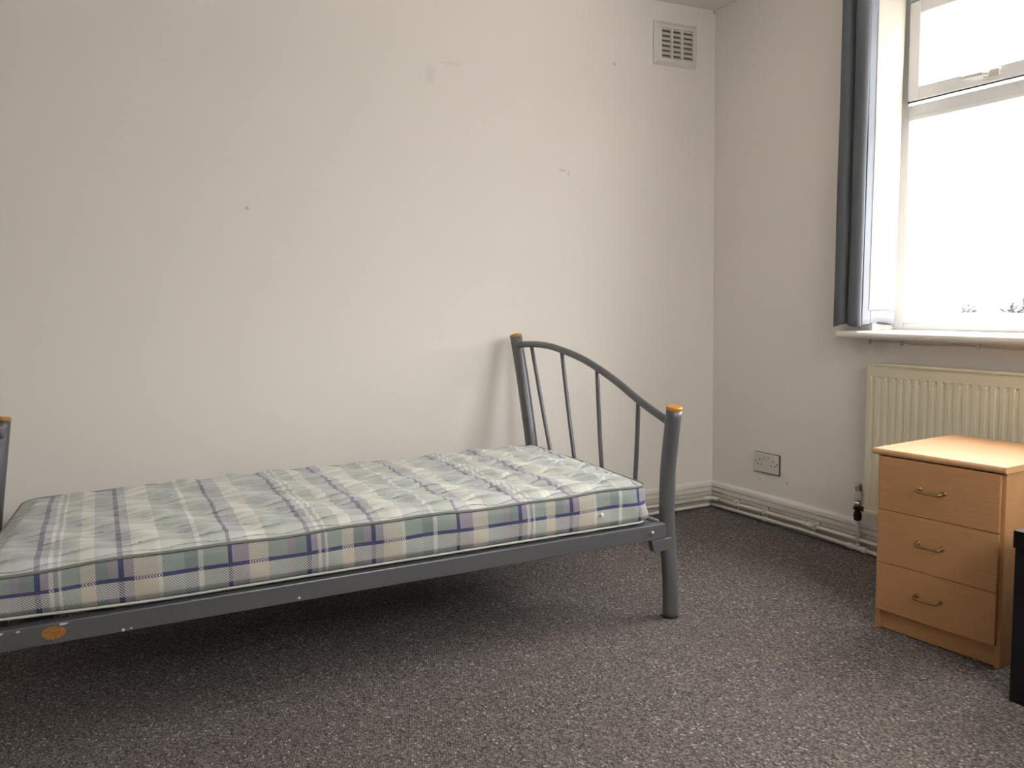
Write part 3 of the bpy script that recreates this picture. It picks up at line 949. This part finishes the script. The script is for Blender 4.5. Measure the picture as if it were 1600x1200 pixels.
# quilted top panel
b = bmesh.new()
uvl = b.loops.layers.uv.new('UVMap')
NS, NT = 330, 150
def sq2disc(s, t):
    # map the unit square onto the rounded rectangle (only corners move)
    W_, D_ = 1.83, YB-YN
    px, py = s*W_, t*D_
    cx = CR if px < CR else (W_-CR if px > W_-CR else px)
    cy = CR if py < CR else (D_-CR if py > D_-CR else py)
    dx, dy = px-cx, py-cy
    m_ = max(abs(dx), abs(dy)); l_ = math.hypot(dx, dy)
    if l_ > 1e-9 and dx != 0 and dy != 0:
        dx, dy = dx*m_/l_, dy*m_/l_
    px, py = cx+dx, cy+dy
    return px/W_, py/D_
row = .0535
def quilt(x, y):
    q = (y+2.0)/row
    best = None
    i0 = math.floor(q)
    lines = []
    for i in (i0-1, i0, i0+1, i0+2):
        amp = .15 + .17*max(0, min(1, (x+2.1)/.7))
        lines.append(i + (amp if i % 2 else -amp)*math.sin(2*PI*(x+.02*i)/.15) + .06*math.sin(6*x+i))
    for a, c in zip(lines, lines[1:]):
        if a <= q <= c:
            f = (q-a)/(c-a)
            k_ = lines.index(a) + i0 - 1
            return .0185*math.sin(PI*f)**.45 * (.72+.28*math.sin(2*PI*x/.15+i0)), (k_+f)*row
    return 0, y+2.0
V_ = []
QV = {}
for i in range(NS+1):
    rr = []
    for j in range(NT+1):
        s, t = sq2disc(i/NS, j/NT)
        x, y = mx(s, t)
        e = min(i/NS*1.83, (1-i/NS)*1.83, j/NT*.844, (1-j/NT)*.844)
        edge = min(1, e/.05)
        crown = .010*math.sin(PI*min(1, j/NT))**.5 * math.sin(PI*min(1, max(0, i/NS)))**.25
        qh, qv = quilt(x, y)
        z = top_z(x) + edge_sag(x, y)*(1-edge) + .001 + crown*edge + qh*edge
        z += .0025*math.sin(7*x+3*y)*edge
        rr.append(b.verts.new(Vector((x, y, z)) - MO))
        QV[rr[-1]] = qv
    V_.append(rr)
for i in range(NS):
    for j in range(NT):
        vs = [V_[i][j], V_[i+1][j], V_[i+1][j+1], V_[i][j+1]]
        f = b.faces.new(vs)
        f.smooth = True
        for lp in f.loops:
            co_ = lp.vert.co + MO
            y_ = co_.y
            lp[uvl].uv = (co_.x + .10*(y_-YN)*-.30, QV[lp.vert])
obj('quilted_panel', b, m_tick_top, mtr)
def piping(f, r_, m_, lab):
    pts = []
    for (x, y) in outline(-.001, 90, 44, 8):
        z = (top_z(x)+edge_sag(x, y)) if f == 1 else bot_z(x, y) - .001
        pts.append(Vector((x, y, z)) - MO)
    pts.append(pts[0])
    b = bmesh.new(); tube(b, pts, r_, 8, cap=False)
    o = obj('piping', b, m_, mtr, smooth=True)
    tag(o, lab)
piping(1, .0042, m_piping, 'dark grey-green piping round the top edge')
piping(0, .0036, m_piping_lo, 'pale piping round the bottom edge')
b = bmesh.new(); lathe(b, [(.0065, 0), (.0065, -.003), (.004, -.0055)], Vector((-1.386, -1.126, .372))-MO, 14, 'y')
tag(obj('vent_button', b, m_white_btn, mtr), 'white vent button')

# ------------------------------------------------------------------ chest of drawers
d_ = Vector((.0835, -.9965, 0)).normalized()
chest = thing('bedside_chest', 'small beech effect three drawer bedside chest standing in front of the radiator', 'chest of drawers', (-.620, -1.494, 0), math.atan2(d_.y, d_.x))
# local axes: +x runs along the front to the right, +y into the chest depth
CW, CD, CH = .385, .405, .542
obj('side_panel', boxes((0, .016, 0, CD, 0, CH)), m_beech_v, chest, bevel=.0012)
obj('side_panel', boxes((CW-.016, CW, 0, CD, 0, CH)), m_beech_v, chest, bevel=.0012)
obj('back_panel', boxes((.016, CW-.016, CD-.008, CD, .02, CH)), m_beech, chest)
obj('plinth', boxes((.016, CW-.016, .006, .020, 0.003, .066)), m_beech, chest)
obj('base_panel', boxes((.016, CW-.016, .02, CD-.008, .066, .080)), m_beech, chest)
b = bmesh.new()
prof = [(-.004, CH), (-.012, CH+.002), (-.015, CH+.008), (-.014, CH+.014), (-.009, CH+.019), (CD+.008, CH+.019), (CD+.008, CH)]
prism(b, prof, -.013, CW+.004, 'x')
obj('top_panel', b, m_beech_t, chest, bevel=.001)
zs = [(.064, .2115), (.2135, .376), (.378, .5395)]
for k, (z0, z1) in enumerate(zs):
    dr = obj('drawer', boxes((.010, .375, -.0125, -.001, z0, z1)), m_beech, chest, bevel=.0012)
    obj('drawer_box', boxes((.02, CW-.02, -.001, CD-.03, z0+.022, z1-.02)), m_beech, dr)
    zc = (.139, .297, .457)[k]
    b = bmesh.new()
    hp = [(.145, -.0125, zc+.003), (.1445, -.024, zc+.002), (.147, -.032, zc), (.154, -.035, zc-.001), (.182, -.036, zc-.002), (.210, -.035, zc-.001), (.217, -.032, zc), (.2195, -.024, zc+.002), (.219, -.0125, zc+.003)]
    tube(b, spline(hp, 4), .0040, 10)
    lathe(b, [(.0068, -.0165), (.0068, -.0125)], (.145, 0, zc+.003), 12, 'y')
    lathe(b, [(.0068, -.0165), (.0068, -.0125)], (.219, 0, zc+.003), 12, 'y')
    tag(obj('handle', b, m_brass, dr, smooth=True), 'antique brass bow handle')

# ------------------------------------------------------------------ black lidded box
bx = thing('storage_box', 'black lidded box beside the bedside chest at the right edge of the photo', 'box', (-.742, -2.004, 0), math.radians(-88.0))
obj('body', boxes((0, .36, 0, .34, 0, .395)), m_black, bx, bevel=.002)
obj('lid', boxes((-.004, .364, -.004, .344, .395, .440)), m_black, bx, bevel=.003)
